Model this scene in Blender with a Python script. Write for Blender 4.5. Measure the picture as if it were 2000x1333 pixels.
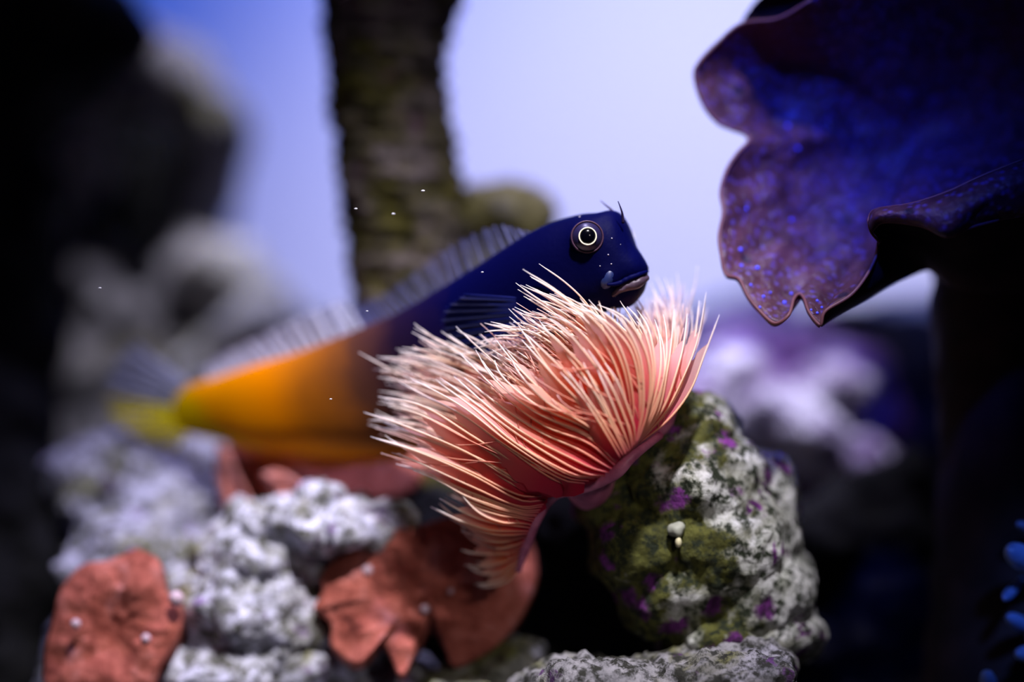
import bpy, bmesh, math, random
import numpy as np
from mathutils import Vector, Matrix, noise
from mathutils.bvhtree import BVHTree

random.seed(7)
scene = bpy.context.scene
COL = scene.collection
for o in list(bpy.data.objects):
    bpy.data.objects.remove(o)

# ------------------------------------------------------------------ camera
DIST = 0.40                       # metres from lens to the plane of focus (the fish's eye)
cam = bpy.data.cameras.new('camera')
cam.lens = 100; cam.sensor_width = 36; cam.clip_start = 0.005; cam.clip_end = 10
cam.dof.use_dof = True; cam.dof.focus_distance = DIST; cam.dof.aperture_fstop = 3.8
cam_o = bpy.data.objects.new('camera', cam); COL.objects.link(cam_o)
cam_o.location = (0, -DIST, 0); cam_o.rotation_euler = (math.pi/2, 0, 0)
scene.camera = cam_o
S = DIST*0.36/2000                # metres per pixel at the plane of focus

# ------------------------------------------------------------------ light
vs = scene.view_settings
vs.view_transform = 'Standard'; vs.look = 'None'; vs.gamma = 1; vs.use_curve_mapping = False
vs.exposure = 0.0
w = bpy.data.worlds.new('water'); scene.world = w; w.use_nodes = True
w.node_tree.nodes['Background'].inputs[0].default_value = (0.02, 0.05, 0.5, 1)
w.node_tree.nodes['Background'].inputs[1].default_value = 0.012

def spot(name, loc, target, col, watts, angle, blend, rad=0.012):
    l = bpy.data.lights.new(name, 'SPOT'); l.color = col; l.energy = watts
    l.spot_size = math.radians(angle); l.spot_blend = blend; l.shadow_soft_size = rad
    o = bpy.data.objects.new(name, l); COL.objects.link(o); o.location = loc
    o.rotation_euler = (Vector(target)-Vector(loc)).to_track_quat('-Z', 'Y').to_euler()
    return o
spot('tank_lamp_white', (0.045, -0.20, 0.34), (-0.012, 0.012, -0.022), (0.96, 0.91, 1.0), 15.0, 21, 1.0)
spot('tank_lamp_violet', (-0.03, 0.02, 0.40), (-0.022, 0.035, -0.03), (0.62, 0.58, 1.0), 7.5, 26, 1.0)
spot('tank_lamp_blue', (0.03, -0.22, 0.22), (0.046, 0.012, 0.030), (0.03, 0.07, 1.0), 12.0, 11.5, 1.0)
spot('fill_spot_reef', (0.035, 0.08, 0.40), (0.038, 0.088, -0.016), (0.78, 0.74, 1.0), 17.0, 12, 1.0)  # added spot that brightens the far rocks on the right
spot('fill_spot_arch', (-0.045, 0.10, 0.38), (-0.061, 0.145, 0.04), (0.88, 0.86, 1.0), 11.0, 14, 1.0)  # added spot that lifts the rock arch on the left
spot('fill_spot_side', (0.11, -0.22, 0.13), (0.077, 0.012, -0.036), (0.10, 0.25, 1.0), 2.8, 5.2, 1.0)  # added narrow blue spot, only to light the polyp tips
spot('tank_lamp_back_white', (0.10, 0.03, 0.36), (0.050, 0.34, -0.035), (0.74, 0.71, 1.0), 12.5, 46, 1.0, 0.03)
spot('fill_spot_front', (0.13, -0.32, 0.10), (0.012, 0.008, -0.024), (1.0, 0.90, 0.88), 1.1, 13, 1.0)  # added weak frontal fill for boulder and worm, no visible source
spot('tank_lamp_back_blue', (-0.02, 0.21, 0.32), (-0.02, 0.34, 0.05), (0.02, 0.14, 1.0), 4.0, 110, 1.0, 0.03)

# ------------------------------------------------------------------ helpers
def W(px, py, mm=0.0):
    """photo pixel + millimetres behind the plane of focus -> world point"""
    k = S*(DIST + mm*0.001)/DIST
    return Vector(((px-1000)*k, mm*0.001, (666.5-py)*k))

def tag(o, label, cat, group=None):
    o['label'] = label; o['category'] = cat
    if group: o['group'] = group
    return o
def struct(o, label=None):
    o['kind'] = 'structure'
    if label: o['label'] = label
    return o
def link(name, me, mat=None, parent=None, smooth=True):
    o = bpy.data.objects.new(name, me); COL.objects.link(o)
    if mat and not me.materials: me.materials.append(mat)
    if smooth and me.polygons: me.polygons.foreach_set('use_smooth', [True]*len(me.polygons))
    if parent:
        o.parent = parent
        o.matrix_parent_inverse = MW(parent).inverted()
    return o
def MW(o):
    m = o.matrix_basis.copy()
    if o.parent: m = MW(o.parent) @ o.matrix_parent_inverse @ m
    return m
def empty(name, loc):
    o = bpy.data.objects.new(name, None); COL.objects.link(o)
    o.location = loc; o.empty_display_size = 0.005
    return o
def pymesh(name, verts, faces):
    me = bpy.data.meshes.new(name); me.from_pydata([tuple(v) for v in verts], [], faces); me.update()
    return me
def crom(pts, n):
    """resample a Catmull-Rom spline through pts (tuples of any length) at n points"""
    P = np.array(pts, float); m = len(P)
    P2 = np.vstack([2*P[0]-P[1], P, 2*P[-1]-P[-2]])
    out = []
    for i in range(n):
        t = i/(n-1)*(m-1); k = min(int(t), m-2); f = t-k
        a, b, c, d = P2[k], P2[k+1], P2[k+2], P2[k+3]
        out.append(0.5*((2*b)+(-a+c)*f+(2*a-5*b+4*c-d)*f*f+(-a+3*b-3*c+d)*f**3))
    return out
def tube_geo(pts, radii, sides=8, cap=True):
    V, F = [], []
    n = len(pts); up = Vector((0.13, -1, 0.21)).normalized()
    prev = None
    for i, p in enumerate(pts):
        t = (pts[min(i+1, n-1)]-pts[max(i-1, 0)])
        t = t.normalized() if t.length > 1e-9 else Vector((0, 0, 1))
        if prev is None:
            a = t.cross(up).normalized()
        else:
            a = (prev - t*prev.dot(t)).normalized()
        prev = a; b = t.cross(a)
        for k in range(sides):
            an = 2*math.pi*k/sides
            V.append(p + (a*math.cos(an)+b*math.sin(an))*radii[i])
    for i in range(n-1):
        for k in range(sides):
            k2 = (k+1) % sides
            F.append((i*sides+k, i*sides+k2, (i+1)*sides+k2, (i+1)*sides+k))
    if cap:
        F.append(tuple(range(sides-1, -1, -1))); F.append(tuple((n-1)*sides+k for k in range(sides)))
    return V, F
def tube(name, pts, radii, mat, parent=None, sides=8):
    V, F = tube_geo(pts, radii, sides)
    return link(name, pymesh(name, V, F), mat, parent)
def ball(name, c, r, mat, parent=None, sub=2, scale=(1, 1, 1), rot=None, bump=0.0, freq=300):
    bm = bmesh.new(); bmesh.ops.create_icosphere(bm, subdivisions=sub, radius=1)
    M = Matrix.Translation(c) @ (rot.to_matrix().to_4x4() if rot else Matrix.Identity(4)) @ Matrix.Diagonal((r*scale[0], r*scale[1], r*scale[2], 1))
    for v in bm.verts: v.co = M @ v.co
    if bump:
        for v in bm.verts:
            d = (v.co-Vector(c)); v.co += d.normalized()*bump*noise.noise(v.co*freq)
    me = bpy.data.meshes.new(name); bm.to_mesh(me); bm.free()
    return link(name, me, mat, parent)
def attr(me, name, vals):
    a = me.attributes.new(name, 'FLOAT', 'POINT'); a.data.foreach_set('value', list(map(float, vals)))

# ------------------------------------------------------------------ materials
class NT:
    def __init__(s, name):
        s.m = bpy.data.materials.new(name); s.m.use_nodes = True
        s.t = s.m.node_tree; s.N = s.t.nodes; s.b = s.N['Principled BSDF']; s.out = s.N['Material Output']
    def n(s, kind, **kw):
        nd = s.N.new(kind)
        for k, v in kw.items():
            if k in nd.inputs.keys(): nd.inputs[k].default_value = v
            else: setattr(nd, k, v)
        return nd
    def l(s, a, b): s.t.links.new(a, b)
    def coord(s):
        return s.n('ShaderNodeTexCoord').outputs['Object']
    def noise(s, scale, detail=4, rough=0.55, dist=0.0):
        nd = s.n('ShaderNodeTexNoise'); nd.inputs['Scale'].default_value = scale
        nd.inputs['Detail'].default_value = detail; nd.inputs['Roughness'].default_value = rough
        nd.inputs['Distortion'].default_value = dist
        s.l(s.coord(), nd.inputs['Vector']); return nd.outputs['Fac']
    def voro(s, scale, feature='F1'):
        nd = s.n('ShaderNodeTexVoronoi', feature=feature); nd.inputs['Scale'].default_value = scale
        s.l(s.coord(), nd.inputs['Vector']); return nd.outputs['Distance']
    def ramp(s, fac, stops, interp='LINEAR'):
        r = s.n('ShaderNodeValToRGB'); cr = r.color_ramp; cr.interpolation = interp
        while len(cr.elements) < len(stops): cr.elements.new(0.5)
        for e, (p, c) in zip(cr.elements, stops):
            e.position = p; e.color = (*c, 1) if len(c) == 3 else c
        s.l(fac, r.inputs['Fac']); return r.outputs['Color']
    def mix(s, fac, a, b, kind='MIX'):
        m = s.n('ShaderNodeMix', data_type='RGBA', blend_type=kind)
        for sock, v in ((m.inputs[0], fac), (m.inputs[6], a), (m.inputs[7], b)):
            if hasattr(v, 'links') or hasattr(v, 'is_linked'): s.l(v, sock)
            elif isinstance(v, (int, float)): sock.default_value = v
            else: sock.default_value = (*v, 1)
        return m.outputs[2]
    def attr(s, name):
        return s.n('ShaderNodeAttribute', attribute_name=name).outputs['Fac']
    def math(s, op, a, b):
        m = s.n('ShaderNodeMath', operation=op)
        for sock, v in ((m.inputs[0], a), (m.inputs[1], b)):
            if isinstance(v, (int, float)): sock.default_value = v
            else: s.l(v, sock)
        return m.outputs[0]
    def bump(s, h, strength=0.5, dist=0.0005):
        b = s.n('ShaderNodeBump'); b.inputs['Strength'].default_value = strength; b.inputs['Distance'].default_value = dist
        s.l(h, b.inputs['Height']); s.l(b.outputs['Normal'], s.b.inputs['Normal'])
    def base(s, c, rough=0.6, spec=0.3):
        if isinstance(c, tuple): s.b.inputs['Base Color'].default_value = (*c, 1)
        else: s.l(c, s.b.inputs['Base Color'])
        s.b.inputs['Roughness'].default_value = rough; s.b.inputs['Specular IOR Level'].default_value = spec
    def translucent(s, c, fac):
        t = s.n('ShaderNodeBsdfTranslucent')
        if isinstance(c, tuple): t.inputs[0].default_value = (*c, 1)
        else: s.l(c, t.inputs[0])
        m = s.n('ShaderNodeMixShader'); m.inputs[0].default_value = fac
        s.l(s.b.outputs[0], m.inputs[1]); s.l(t.outputs[0], m.inputs[2]); s.l(m.outputs[0], s.out.inputs[0]); s.last = m
    def see_through(s, fac):
        t = s.n('ShaderNodeBsdfTransparent'); m = s.n('ShaderNodeMixShader')
        if isinstance(fac, (int, float)): m.inputs[0].default_value = fac
        else: s.l(fac, m.inputs[0])
        src = s.last.outputs[0] if hasattr(s, 'last') else s.b.outputs[0]
        s.l(src, m.inputs[1]); s.l(t.outputs[0], m.inputs[2]); s.l(m.outputs[0], s.out.inputs[0])

def plain(name, col, rough=0.6, spec=0.3):
    k = NT(name); k.base(col, rough, spec); return k.m

def rock_mat(name, pale, mid, algae, algae_amt, purple, purple_amt, dark=(0.03, 0.03, 0.025), dark_amt=0.35, sc=1.0, lean=0.0):
    """live rock: pale limestone, algae film, coralline purple patches, dark pits"""
    k = NT(name)
    a = k.ramp(k.noise(260*sc, 6, 0.65), [(0.35, mid), (0.58, pale)])
    af = k.noise(95*sc, 5, 0.6, 0.4)
    if lean:
        sx = k.n('ShaderNodeSeparateXYZ'); k.l(k.coord(), sx.inputs[0]); af = k.math('ADD', af, k.math('MULTIPLY', sx.outputs[0], lean))
    al = k.ramp(af, [(0.62-algae_amt*0.4, (0, 0, 0)), (0.74-algae_amt*0.4, (1, 1, 1))])
    g = k.ramp(k.noise(420*sc, 4), [(0.3, tuple(c*0.35 for c in algae)), (0.65, algae)])
    c = k.mix(al, a, g)
    pm = k.ramp(k.noise(170*sc, 3, 0.6, 0.8), [(0.70-purple_amt*0.3, (0, 0, 0)), (0.73-purple_amt*0.3, (1, 1, 1))])
    # the noise above shares coordinates with the algae film, so break it with cells
    pv = k.ramp(k.math('ADD', k.voro(210*sc), k.math('MULTIPLY', k.math('SUBTRACT', k.noise(800*sc, 4, 0.7), 0.5), 0.55)), [(0.28, (1, 1, 1)), (0.42, (0, 0, 0))])
    pc_ = k.ramp(k.noise(330*sc, 4, 0.6), [(0.38, tuple(q*0.35 for q in purple)), (0.62, tuple(q*1.35 for q in purple))])
    c = k.mix(k.mix(1.0, pm, pv, 'MULTIPLY'), c, pc_)
    pit = k.ramp(k.noise(520*sc, 5, 0.7), [(0.30+dark_amt*0.15, (1, 1, 1)), (0.42+dark_amt*0.15, (0, 0, 0))])
    c = k.mix(pit, c, dark)
    k.base(c, 0.8, 0.2)
    k.bump(k.noise(650*sc, 6, 0.7), 0.9, 0.0009/sc)
    return k.m

M_white = rock_mat('white_live_rock', (0.66, 0.66, 0.78), (0.34, 0.34, 0.36), (0.30, 0.29, 0.12), 0.26, (0.24, 0.16, 0.32), 0.5, dark=(0.10, 0.10, 0.075), dark_amt=0.65)
M_tail = rock_mat('lavender_live_rock', (0.56, 0.56, 0.72), (0.28, 0.28, 0.38), (0.26, 0.26, 0.11), 0.30, (0.22, 0.14, 0.34), 0.5, dark=(0.09, 0.095, 0.07), dark_amt=0.7)
M_boulder = rock_mat('algae_live_rock', (0.62, 0.62, 0.60), (0.36, 0.38, 0.30), (0.115, 0.118, 0.026), 0.50, (0.16, 0.03, 0.19), 0.95, dark=(0.018, 0.024, 0.012), dark_amt=0.72, lean=-12)
M_ledge = rock_mat('grey_live_rock', (0.32, 0.31, 0.33), (0.12, 0.12, 0.13), (0.17, 0.17, 0.07), 0.3, (0.12, 0.05, 0.16), 0.3, dark_amt=0.8)
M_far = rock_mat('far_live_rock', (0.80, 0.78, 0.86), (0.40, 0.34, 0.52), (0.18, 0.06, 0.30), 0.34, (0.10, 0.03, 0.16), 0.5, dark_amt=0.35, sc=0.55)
M_arch = rock_mat('grey_arch_rock', (0.34, 0.32, 0.36), (0.16, 0.15, 0.18), (0.13, 0.12, 0.07), 0.3, (0.12, 0.08, 0.16), 0.3, sc=0.5)  # dark grey rock of the left arch
M_dark = rock_mat('shade_dark_rock', (0.010, 0.010, 0.012), (0.005, 0.005, 0.006), (0.006, 0.006, 0.004), 0.3, (0.008, 0.004, 0.010), 0.3, dark=(0.003, 0.003, 0.003))  # near-black albedo carries the deep shade of hollows and gaps
M_pillar = rock_mat('pillar_growth', (0.20, 0.16, 0.16), (0.10, 0.085, 0.07), (0.13, 0.115, 0.022), 0.5, (0.14, 0.055, 0.12), 0.5, dark=(0.02, 0.018, 0.012), dark_amt=0.4, sc=0.8)

k = NT('back_wall_paint'); k.base((0.80, 0.80, 0.82), 0.9, 0.1); M_wall = k.m
k = NT('sand'); k.base(k.ramp(k.noise(900, 4), [(0.35, (0.10, 0.10, 0.11)), (0.65, (0.22, 0.21, 0.22))]), 0.9, 0.1); k.bump(k.noise(1500, 4), 0.8, 0.0006); M_sand = k.m
k = NT('dark_tank_side'); k.base((0.006, 0.007, 0.010), 0.6, 0.2); M_side = k.m

# orange encrusting coral
k = NT('orange_coral')
c = k.ramp(k.noise(170, 6, 0.68, 0.8), [(0.30, (0.13, 0.030, 0.022)), (0.42, (0.34, 0.085, 0.060)), (0.56, (0.52, 0.150, 0.110)), (0.72, (0.66, 0.28, 0.27))])
k.base(c, 0.75, 0.15); k.bump(k.noise(500, 6, 0.7), 1.0, 0.0010); k.translucent((0.5, 0.08, 0.03), 0.08); M_orange = k.m
k = NT('pink_coral')
k.base(k.ramp(k.noise(240, 5, 0.6), [(0.35, (0.48, 0.15, 0.12)), (0.65, (0.66, 0.27, 0.26))]), 0.65, 0.25); k.bump(k.noise(700, 5), 0.6, 0.0005); M_pinkc = k.m

# ------------------------------------------------------------------ rock builder
def remesh(blobs, voxel):
    bm = bmesh.new()
    for b in blobs:
        px, py, mm, rx, ry, rz = b[:6]; tilt = b[6] if len(b) > 6 else 0
        M = Matrix.Translation(W(px, py, mm)) @ Matrix.Rotation(math.radians(tilt), 4, 'Y') @ Matrix.Diagonal((rx*.001, ry*.001, rz*.001, 1))
        bmesh.ops.create_icosphere(bm, subdivisions=4 if max(rx, rz) > 4.6 else 2, radius=1, matrix=M)
    me = bpy.data.meshes.new('tmp'); bm.to_mesh(me); bm.free()
    o = bpy.data.objects.new('tmp', me); COL.objects.link(o)
    md = o.modifiers.new('r', 'REMESH'); md.mode = 'VOXEL'; md.voxel_size = voxel*.001
    dg = bpy.context.evaluated_depsgraph_get()
    out = bpy.data.meshes.new_from_object(o.evaluated_get(dg))
    bpy.data.objects.remove(o); bpy.data.meshes.remove(me)
    return out
def rock(name, blobs, voxel, amp, size, mat, label, group=None, seed=0.0, pits=0.5, cat='rock', lumps=0):
    if lumps:                                       # knobs scattered over the main masses
        rg = random.Random(seed); more = []
        for b in blobs[:10]:
            for _ in range(lumps):
                d = Vector((rg.gauss(0, 1), rg.gauss(0, 1)-.8, rg.gauss(0, 1)+.4)).normalized(); r = rg.uniform(1.0, 2.8)
                k = S*1000*(DIST+b[2]*.001)/DIST
                more.append((b[0]+d.x*b[3]*.92/k, b[1]-d.z*b[5]*.92/k, b[2]+d.y*b[4]*.92, r*rg.uniform(.8, 1.6), r, r*rg.uniform(.6, 1.1), rg.uniform(-40, 40)))
        blobs = list(blobs)+more
    me = remesh(blobs, voxel)
    n = len(me.vertices); co = np.empty(n*3); no = np.empty(n*3)
    me.vertices.foreach_get('co', co); me.vertices.foreach_get('normal', no)
    co = co.reshape(-1, 3); no = no.reshape(-1, 3); A = amp*.001; f = 1000.0/size
    d = np.empty(n)
    for i in range(n):
        p = Vector(co[i])*f + Vector((seed, seed*1.7, -seed))
        v = noise.fractal(p, 0.9, 2.1, 5)
        c = noise.voronoi(p*2.6+Vector((v, -v, v))*0.5)[0][0]
        h = noise.hetero_terrain(p*1.3, 0.7, 2.2, 4, 0.6)
        d[i] = A*(v*0.8 + 1.1*noise.fractal(p*0.45, 0.9, 2.1, 3) + (h-0.6)*0.55 + pits*0.5*(c-0.45))
    co += no*d[:, None]
    ctr = co.mean(0); ctr[2] = co[:, 2].min()
    me.vertices.foreach_set('co', (co-ctr).ravel()); me.update(); me.name = name
    o = link(name, me, mat); o.location = ctr
    return tag(o, label, cat, group)

# ------------------------------------------------------------------ setting
def box(name, lo, hi, mat):
    V = [(x, y, z) for x in (lo[0], hi[0]) for y in (lo[1], hi[1]) for z in (lo[2], hi[2])]
    F = [(0, 1, 3, 2), (4, 6, 7, 5), (0, 4, 5, 1), (2, 3, 7, 6), (0, 2, 6, 4), (1, 5, 7, 3)]
    return link(name, pymesh(name, V, F), mat, smooth=False)
FLOOR = -0.085
struct(box('wall_back', (-0.32, 0.34, FLOOR), (0.32, 0.352, 0.22), M_wall))
struct(box('floor', (-0.32, -0.15, FLOOR-0.01), (0.32, 0.352, FLOOR), M_sand))

# pillar: ridged encrusted standpipe behind the fish
def pillar():
    mm = 56
    prof = [(-90, 622, 908), (0, 626, 905), (60, 632, 882), (150, 638, 874), (250, 648, 884), (330, 656, 900), (400, 664, 908), (520, 678, 915), (620, 692, 925), (900, 700, 930), (1420, 690, 950)]
    n = 220; sides = 72; V, F = [], []
    rows = crom([(p[0], p[1], p[2]) for p in prof], n)
    for i, (py, l, r) in enumerate(rows):
        a = W(l, py, mm); b = W(r, py, mm); c = (a+b)/2; R = (b-a).length/2
        for k in range(sides):
            an = 2*math.pi*k/sides
            ridge = 0.00035*math.sin(py/34*2*math.pi + 0.6*math.sin(an*2))
            q = c + Vector((math.cos(an), math.sin(an), 0))*R
            rr = R + ridge + 0.0011*noise.fractal(q*230, 0.9, 2, 4)
            V.append(c + Vector((math.cos(an), math.sin(an), 0))*rr)
    zmin = min(v.z for v in V)
    for v in V:
        if v.z < FLOOR+0.0002: v.z = FLOOR+0.0002
    for i in range(n-1):
        for k in range(sides):
            k2 = (k+1) % sides
            F.append((i*sides+k, (i+1)*sides+k, (i+1)*sides+k2, i*sides+k2))
    F.append(tuple(range(sides)))
    base = Vector((V[0].x, mm*.001, FLOOR))
    o = link('reef_pillar', pymesh('reef_pillar', [v-base for v in V], F), M_pillar); o.location = base
    tag(o, 'tall ridged pillar crusted with brown and olive growth behind the fish', 'pillar')
pillar()
rock('reef_rock', [(985, 400, 66, 5.0, 5, 3.8), (940, 430, 68, 6, 6, 5), (1020, 440, 68, 4.5, 5, 6), (990, 560, 70, 9, 8, 12), (985, 800, 72, 12, 10, 18), (990, 1150, 74, 18, 14, 26)],
     0.9, 1.6, 9, rock_mat('knob_growth', (0.62, 0.60, 0.62), (0.34, 0.30, 0.30), (0.40, 0.36, 0.14), 0.4, (0.34, 0.2, 0.32), 0.5, sc=0.6, dark_amt=0.1),
     'olive and mauve knobbly rock stub beside the tall ridged pillar', seed=3)

# left background arch of rock
rock('reef_rock', [(40, 190, 150, 20, 16, 9), (150, 140, 150, 14, 14, 6, 0), (230, 125, 148, 11, 14, 6), (310, 140, 148, 10, 14, 6.5, 15), (375, 185, 148, 9, 14, 7, 40), (420, 245, 148, 6.5, 14, 8),
      (425, 310, 150, 5, 12, 7), (405, 370, 152, 5.5, 12, 7), (385, 440, 152, 5, 12, 9), (380, 520, 150, 8, 13, 10), (390, 610, 150, 14, 14, 12), (380, 690, 150, 19, 14, 14), (145, 290, 150, 6, 10, 10, -20),
      (215, 560, 150, 7, 12, 12, -25), (250, 640, 150, 14, 14, 10), (230, 760, 150, 30, 18, 14), (350, 900, 150, 40, 22, 22), (150, 980, 150, 36, 22, 24), (250, 1200, 150, 40, 22, 22), (10, 320, 150, 14, 12, 22), (10, 560, 150, 14, 12, 26)],
     1.5, 2.6, 16, M_arch, 'tall dark grey rock arch against the pale back wall', seed=5)
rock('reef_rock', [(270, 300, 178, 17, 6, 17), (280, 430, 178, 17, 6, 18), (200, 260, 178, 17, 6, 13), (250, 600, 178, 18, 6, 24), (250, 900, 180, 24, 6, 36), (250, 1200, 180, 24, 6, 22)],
     1.6, 2.0, 12, M_dark, 'added black rock standing for shade in the hollow of the grey arch', seed=6)  # added to darken the opening under the arch
rock('reef_rock', [(455, 560, 130, 7, 8, 10, -40), (500, 620, 128, 9, 8, 9, -30), (525, 700, 122, 14, 11, 12), (500, 820, 120, 20, 10, 16), (520, 960, 112, 26, 11, 22), (520, 1200, 110, 26, 11, 26)],
     1.4, 2.2, 12, rock_mat('cream_live_rock', (0.72, 0.70, 0.66), (0.42, 0.38, 0.38), (0.30, 0.24, 0.16), 0.25, (0.2, 0.14, 0.2), 0.2, sc=0.5, dark_amt=0.2),
     'cream rock shoulder leaning beside the dark rock arch', seed=8)

# right background rocks
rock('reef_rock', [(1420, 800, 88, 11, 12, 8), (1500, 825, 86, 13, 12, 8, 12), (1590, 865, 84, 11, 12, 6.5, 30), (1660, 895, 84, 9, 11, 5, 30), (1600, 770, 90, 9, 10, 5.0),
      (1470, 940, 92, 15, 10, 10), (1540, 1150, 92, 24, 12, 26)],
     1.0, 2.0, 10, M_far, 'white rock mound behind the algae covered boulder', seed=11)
rock('reef_rock', [(1450, 705, 112, 9, 7, 7), (1560, 720, 112, 11, 7, 6), (1640, 740, 112, 8, 7, 6), (1540, 860, 114, 22, 7, 18), (1540, 1100, 114, 24, 7, 26)],
     1.0, 2.0, 10, rock_mat('violet_live_rock', (0.42, 0.30, 0.62), (0.22, 0.14, 0.36), (0.16, 0.05, 0.24), 0.34, (0.12, 0.04, 0.2), 0.5, sc=0.55), 'violet rock rising just behind the white mound', seed=12)
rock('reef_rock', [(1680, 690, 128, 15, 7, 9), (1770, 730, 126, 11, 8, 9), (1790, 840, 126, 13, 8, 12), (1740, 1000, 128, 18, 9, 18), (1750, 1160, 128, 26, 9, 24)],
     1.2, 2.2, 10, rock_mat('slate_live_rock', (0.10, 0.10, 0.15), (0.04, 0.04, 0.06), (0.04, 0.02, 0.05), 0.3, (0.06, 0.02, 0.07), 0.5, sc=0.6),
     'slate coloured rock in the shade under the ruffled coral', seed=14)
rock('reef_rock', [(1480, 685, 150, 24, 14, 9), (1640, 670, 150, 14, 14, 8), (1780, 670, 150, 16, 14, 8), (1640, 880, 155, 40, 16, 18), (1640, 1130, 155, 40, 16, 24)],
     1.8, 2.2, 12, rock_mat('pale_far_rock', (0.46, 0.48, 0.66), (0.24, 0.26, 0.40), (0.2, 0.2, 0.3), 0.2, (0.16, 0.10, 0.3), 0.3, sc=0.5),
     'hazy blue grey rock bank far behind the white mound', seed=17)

# ------------------------------------------------------------------ foreground rocks
boulder = rock('reef_rock', [(1312, 832, 17, 6.2, 9, 5.5), (1365, 850, 19, 6, 9, 6.5), (1300, 880, 17, 9.5, 10, 8), (1345, 960, 17, 11.5, 12, 10), (1395, 1060, 18, 12.0, 13, 11), (1450, 1160, 19, 10.5, 12, 9.5), (1500, 1240, 20, 7.6, 11, 5.5), (1470, 1010, 22, 6.5, 10, 9, 25),
      (1205, 985, 17, 6.5, 9, 5.5), (1255, 1060, 16, 8.5, 11, 8), (1320, 1150, 17, 9, 11, 8), (1400, 1240, 18, 9, 11, 5), (1530, 1190, 22, 4.5, 9, 6)],
     0.42, 0.95, 6.0, M_boulder, 'upright boulder crusted with olive algae and purple patches under the worm', seed=21, pits=0.6)
rock('reef_rock', [(1250, 1345, 8, 16, 12, 3.6, 5), (1400, 1320, 8, 12, 12, 4.0, -6), (1490, 1330, 10, 5, 10, 2.6, 18), (1120, 1355, 12, 8, 10, 3), (1300, 1560, 16, 18, 15, 17), (1300, 1750, 16, 18, 15, 10)],
     0.45, 1.3, 5.0, M_ledge, 'grey weathered rock ledge below the algae covered boulder', seed=24, pits=0.8)
rock('reef_rock', [(545, 1140, 36, 9, 10, 8), (640, 1090, 40, 8, 9, 7), (450, 1150, 34, 8, 9, 7), (610, 1240, 38, 9, 10, 8), (520, 1090, 34, 11, 12, 7.5), (620, 1030, 32, 9.5, 11, 4.6, 0), (700, 1030, 30, 6.5, 10, 3.4, 10), (490, 1190, 32, 12, 13, 8), (560, 1180, 36, 8, 11, 9), (540, 1290, 34, 15, 12, 5.0), (420, 1320, 30, 12, 12, 5.5), (740, 1335, 38, 12, 12, 4.0),
      (560, 1500, 34, 26, 16, 17), (560, 1720, 34, 26, 16, 12)],
     0.5, 1.25, 4.6, M_white, 'white pitted rock between the two orange coral patches', seed=27, pits=0.9, lumps=14)
rock('reef_rock', [(300, 920, 65, 12.5, 11, 8), (230, 1000, 60, 8.5, 10, 9), (330, 1040, 56, 11, 11, 10), (250, 1120, 46, 10, 10, 9), (170, 930, 66, 5, 8, 5), (370, 1120, 52, 11, 11, 9), (290, 1330, 52, 17, 13, 18), (290, 1600, 56, 22, 15, 24)],
     0.55, 1.5, 5.2, M_tail, 'lavender white rock mound under the yellow tail of the fish', seed=30, pits=0.9, lumps=14)
rock('reef_rock', [(985, 1300, 26, 5.2, 8, 3.2, -15), (1030, 1340, 28, 5, 8, 4), (920, 1345, 26, 8, 10, 3), (960, 1500, 30, 9, 11, 13), (960, 1720, 30, 10, 11, 12)],
     0.4, 0.9, 4.0, rock_mat('mossy_live_rock', (0.42, 0.42, 0.38), (0.22, 0.23, 0.20), (0.24, 0.25, 0.09), 0.4, (0.1, 0.06, 0.14), 0.2), 'small mossy rock lump beside the frilled orange coral', seed=33, pits=0.8)
# dark mass: rock that carries the corals, its shade put into near-black colour
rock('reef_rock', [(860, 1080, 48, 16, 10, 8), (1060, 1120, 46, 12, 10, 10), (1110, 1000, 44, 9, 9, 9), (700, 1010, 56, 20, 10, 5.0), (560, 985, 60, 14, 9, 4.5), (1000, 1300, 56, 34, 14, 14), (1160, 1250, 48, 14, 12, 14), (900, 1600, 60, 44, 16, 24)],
     0.9, 1.6, 8, M_dark, 'added black rock standing for shade in the hollow behind the worm', seed=36)
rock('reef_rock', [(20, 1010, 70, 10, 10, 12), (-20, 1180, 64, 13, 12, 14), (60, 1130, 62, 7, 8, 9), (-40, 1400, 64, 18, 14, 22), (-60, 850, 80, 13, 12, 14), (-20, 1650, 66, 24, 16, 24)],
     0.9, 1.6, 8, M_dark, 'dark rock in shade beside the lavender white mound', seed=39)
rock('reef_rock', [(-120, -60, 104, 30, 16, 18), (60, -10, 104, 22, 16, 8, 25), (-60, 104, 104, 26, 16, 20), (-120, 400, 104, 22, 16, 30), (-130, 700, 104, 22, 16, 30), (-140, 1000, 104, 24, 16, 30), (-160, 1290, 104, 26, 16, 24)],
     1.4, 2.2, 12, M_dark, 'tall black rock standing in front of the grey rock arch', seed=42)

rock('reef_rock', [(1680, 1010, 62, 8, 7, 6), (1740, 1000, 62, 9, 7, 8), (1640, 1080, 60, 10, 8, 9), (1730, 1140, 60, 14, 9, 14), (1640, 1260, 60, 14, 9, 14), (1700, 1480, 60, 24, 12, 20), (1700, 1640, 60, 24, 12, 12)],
     0.9, 1.6, 8, M_dark, 'added black rock standing for shade between the algae boulder and the coral stalk', seed=45)  # added to keep this gap as black as deep shade

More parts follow.
